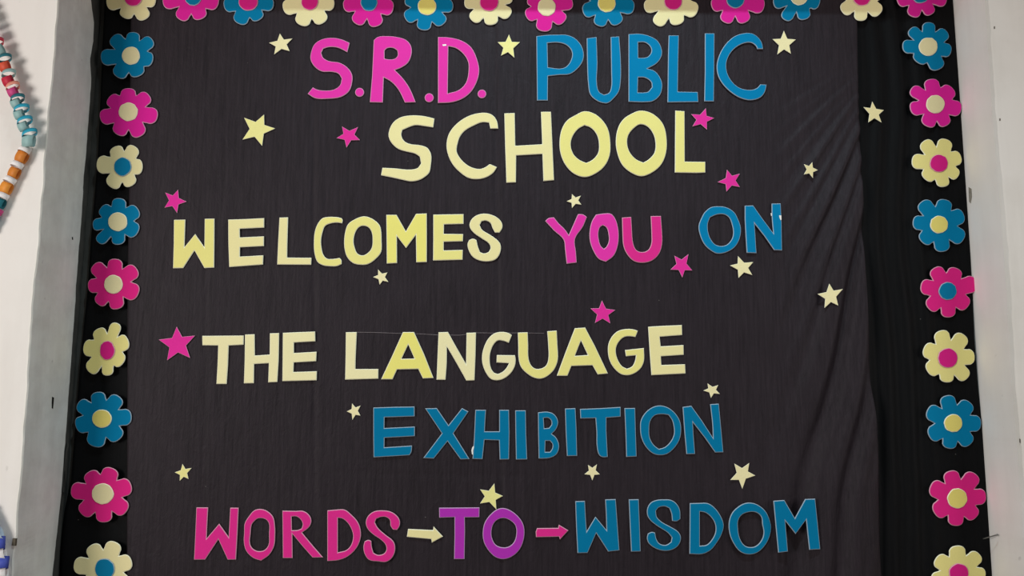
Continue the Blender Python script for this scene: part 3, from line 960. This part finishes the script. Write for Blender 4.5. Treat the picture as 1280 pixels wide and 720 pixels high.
scrap('S.R.D.', 4, [(915, 102), (938, 101), (941, 111), (918, 112)], A)
scrap('ON', 1, [(1024, 218), (1050, 218), (1052, 268), (1042, 272), (1030, 245)], K)
scrap('ON', 1, [(930, 195), (942, 190), (945, 225), (935, 222)], K)
scrap('EXHIBITION', 2, [(1098, 472), (1082, 490), (1074, 520), (1080, 560), (1092, 562), (1090, 520), (1100, 490)], Q)


def tube(name, pts, rad, mat, sides=6):
    verts, faces = [], []
    n = len(pts)
    for i, p in enumerate(pts):
        d = (pts[min(i + 1, n - 1)] - pts[max(i - 1, 0)]).normalized()
        a = d.orthogonal().normalized()
        b = d.cross(a)
        r = rad[i] if isinstance(rad, (list, tuple)) else rad
        for s in range(sides):
            t = 2 * math.pi * s / sides
            verts.append(p + a * (r * math.cos(t)) + b * (r * math.sin(t)))
    for i in range(n - 1):
        for s in range(sides):
            q = (s + 1) % sides
            faces.append((i * sides + s, i * sides + q, (i + 1) * sides + q, (i + 1) * sides + s))
    faces.append(tuple(range(sides - 1, -1, -1)))
    faces.append(tuple((n - 1) * sides + s for s in range(sides)))
    base = pts[0]
    verts = [v - base for v in verts]
    return link(name, mesh(verts, faces, True), [mat], loc=base)


tp = []
for x, y in ((441, 415.2), (470, 415.6), (500, 416.8), (530, 417.6), (548, 418.8), (575, 419.0), (596, 416.0), (620, 416.3), (650, 416.2), (680, 416.6)):
    q = on_y(x, y, Y_CLOTH - .006)
    tp.append(Vector((q.x, y_main(q.x, q.z) - .0019, q.z)))
tag(tube('thread', tp, .0005, M_THREAD), 'thin pale thread stretched along the tops of the letters of LANGUAGE', 'thread')

# nail holding the right cloth edge
n0, n1 = on_y(1229, 673.5, Y_CLOTH - .004), on_y(1246.5, 668.3, Y_CLOTH - .05)
n1.x = min(n1.x, XR - .001)
nl = [n0 + (n1 - n0) * (i / 6) for i in range(7)]
tag(tube('nail', nl, [.0016] * 6 + [.0030], M_STEEL, 8), 'thin steel nail pinning the lower right edge of the black cloth', 'nail')

# small clip on the arris of the left wall
cp = [on_y(x, y, Y_LF - .006) for x, y in ((14.6, 682), (15.6, 673), (19.4, 673.5), (18.6, 682.5))]
o = sliver('wall_clip', cp, .008, M_BRACKET, None, 'y')
base = sum(cp, Vector()) / 4
for v in o.data.vertices:
    v.co -= base
o.location = base
tag(o, 'small brown clip on the edge of the left wall near the blue garland', 'clip')


# ------------------------------------------------------------------ paper chain garlands
def link_paper(rgb):
    key = ('chain',) + rgb
    if key not in PAPER:
        c = srgb(*rgb)
        mt, n, l, b = new_mat('chain_paper_%d_%d_%d' % rgb, c, 0.55, 0.3)
        g = noise_node(n, l, mapped(n, l, (1, 1, 1)), 120, 3, 0.6)
        l.new(ramp(n, l, g, 0.3, sc(c, 0.92), 0.7, sc(c, 1.05)), b.inputs['Base Color'])
        PAPER[key] = (mt,)
    return PAPER[key]


def ring_mesh(ra, rb, width, n=22, t=.0005):
    """strip of paper glued into an oval loop; loop in the local x-y plane, strip width along z"""
    verts, faces = [], []
    for i in range(n):
        a = 2 * math.pi * i / n
        for rr in (0, -t):
            for h in (-width / 2, width / 2):
                verts.append(((ra + rr) * math.cos(a), (rb + rr) * math.sin(a), h))
    for i in range(n):
        a, b = i * 4, ((i + 1) % n) * 4
        faces += [(a, b, b + 1, a + 1), (a + 3, b + 3, b + 2, a + 2), (a + 1, b + 1, b + 3, a + 3), (a, a + 2, b + 2, b)]
    return mesh(verts, faces, True)


def garland(label, links, Yc, loc_px, lean=.35):
    root = bpy.data.objects.new('paper_chain', None)
    COL.objects.link(root)
    root.empty_display_size = .03
    root.location = on_y(loc_px[0], loc_px[1], Yc)
    tag(root, label, 'garland')
    n = len(links)
    pos = [on_y(l[0], l[1], Yc) for l in links]
    for i, (px, py, kind, length, width, rgb) in enumerate(links):
        d = (pos[min(i + 1, n - 1)] - pos[max(i - 1, 0)]).normalized()   # along the chain, in the wall plane
        out = Vector((0, -1, 0))
        across = d.cross(out).normalized()
        k = (Yc - CAM.y) / F_PX                                             # metres per photo unit there
        if kind == 'panel':        # loop seen on its broad face: strip width runs across the chain
            me = ring_mesh(length * k / 2, .0085, width * k)
            X, Yv, Zv = d, out, across
        else:                      # loop turned round the chain: a narrow band with rounded ends
            me = ring_mesh(width * k / 2, .012, length * k)
            tilt = lean
            Zv = (d * math.cos(tilt) + out * math.sin(tilt)).normalized()
            X = across
            Yv = Zv.cross(X)
        o = link('chain_link', me, link_paper(rgb), root)
        R3 = Matrix((X, Yv, Zv)).transposed().to_4x4()
        R3.translation = pos[i] - root.location
        o.matrix_local = R3
    return root


RED, ORD_, SALM, MAG = (196, 40, 66), (214, 84, 58), (232, 150, 130), (200, 70, 130)
TEA, TEAP, TEAD, WHT, ORG, ORY = (40, 160, 188), (150, 186, 184), (30, 110, 122), (244, 240, 238), (214, 130, 50), (232, 150, 56)
def run_on(x, y, dx, dy, count, cols):
    """the rest of a chain, outside the photo"""
    return [(x + dx * i, y + dy * i, 'panel' if i % 2 else 'band', 13 if i % 2 else 7, 12 if i % 2 else 18, cols[i % len(cols)]) for i in range(count)]


garland('paper chain of red and teal links slanting down the left wall to the nail', list(reversed(run_on(-23, 5, -5, -10, 24, [TEA, MAG, RED, WHT, ORD_, TEAP]))) + [
    (-18, 16, 'panel', 15, 13, WHT), (-14, 28, 'band', 7, 18, TEA), (-9, 40, 'panel', 15, 13, MAG), (-4, 53, 'band', 8, 18, RED), (-1, 63, 'panel', 14, 12, TEAP),
    (6, 73, 'band', 7, 18, TEAD), (6, 83, 'panel', 13, 12, ORD_), (11, 92, 'band', 7, 18, TEAP), (10, 101, 'panel', 13, 12, RED),
    (16, 108, 'band', 7, 18, SALM), (16, 115, 'panel', 12, 11, MAG), (22, 123, 'band', 7, 18, TEAD), (20, 129, 'panel', 12, 11, TEAP),
    (27, 136, 'band', 7, 20, TEA), (24, 143, 'panel', 12, 11, TEAP), (31, 151, 'band', 7, 20, TEA), (29, 158, 'panel', 12, 11, TEAP),
    (37, 167, 'band', 7, 20, TEA), (36, 176, 'panel', 16, 14, TEAP)], Y_LF - .034, (36, 182), .5)
garland('paper chain of white and orange links slanting away below the nail on the left wall', [
    (31, 187.5, 'band', 8, 15, WHT), (27.5, 196, 'panel', 15, 13, ORG), (21.5, 206.5, 'band', 7, 15, WHT), (18, 216, 'panel', 14, 12, ORG),
    (12.5, 225.5, 'band', 7, 15, WHT), (8, 235, 'panel', 15, 13, ORY), (3.5, 245.5, 'band', 7, 15, WHT), (0, 254, 'panel', 13, 12, TEAD),
    (-4, 264, 'band', 6, 15, MAG), (-9, 274, 'panel', 14, 12, TEA), (-14, 284, 'band', 7, 15, WHT)] + run_on(-24, 304, -7, 8, 24, [MAG, ORG, WHT, ORY, TEA])[1:], Y_LF - .016, (0, 262))
BLU, BLW = (70, 84, 176), (206, 222, 236)
garland('blue and white paper chain at the lower left corner of the photo', [
    *reversed(run_on(-19, 638, -9, -7, 20, [BLU, WHT, BLW])), (-14, 648, 'panel', 15, 14, BLW), (-9, 658, 'band', 7, 16, BLU), (-5, 668, 'panel', 16, 14, BLW), (-2, 680, 'band', 15, 16, BLU),
    (0, 693, 'panel', 15, 13, WHT), (2, 704, 'band', 14, 17, BLU), (2, 716, 'panel', 15, 13, WHT), (3, 729, 'band', 12, 16, BLU),
    (3, 741, 'panel', 15, 13, BLW)] + run_on(3, 742, 0, 11, 14, [BLU, BLW, WHT])[1:], Y_LF - .022, (3, 748))
kp = on_y(42.5, 182.5, Y_LF)
tag(tube('nail', [kp + Vector((0, .001, 0)), kp + Vector((-.001, -.02, .002)), kp + Vector((-.002, -.034, .004))], [.0012, .0012, .0026], M_STEEL, 8),
    'small nail in the left wall where the two paper chains meet', 'nail')
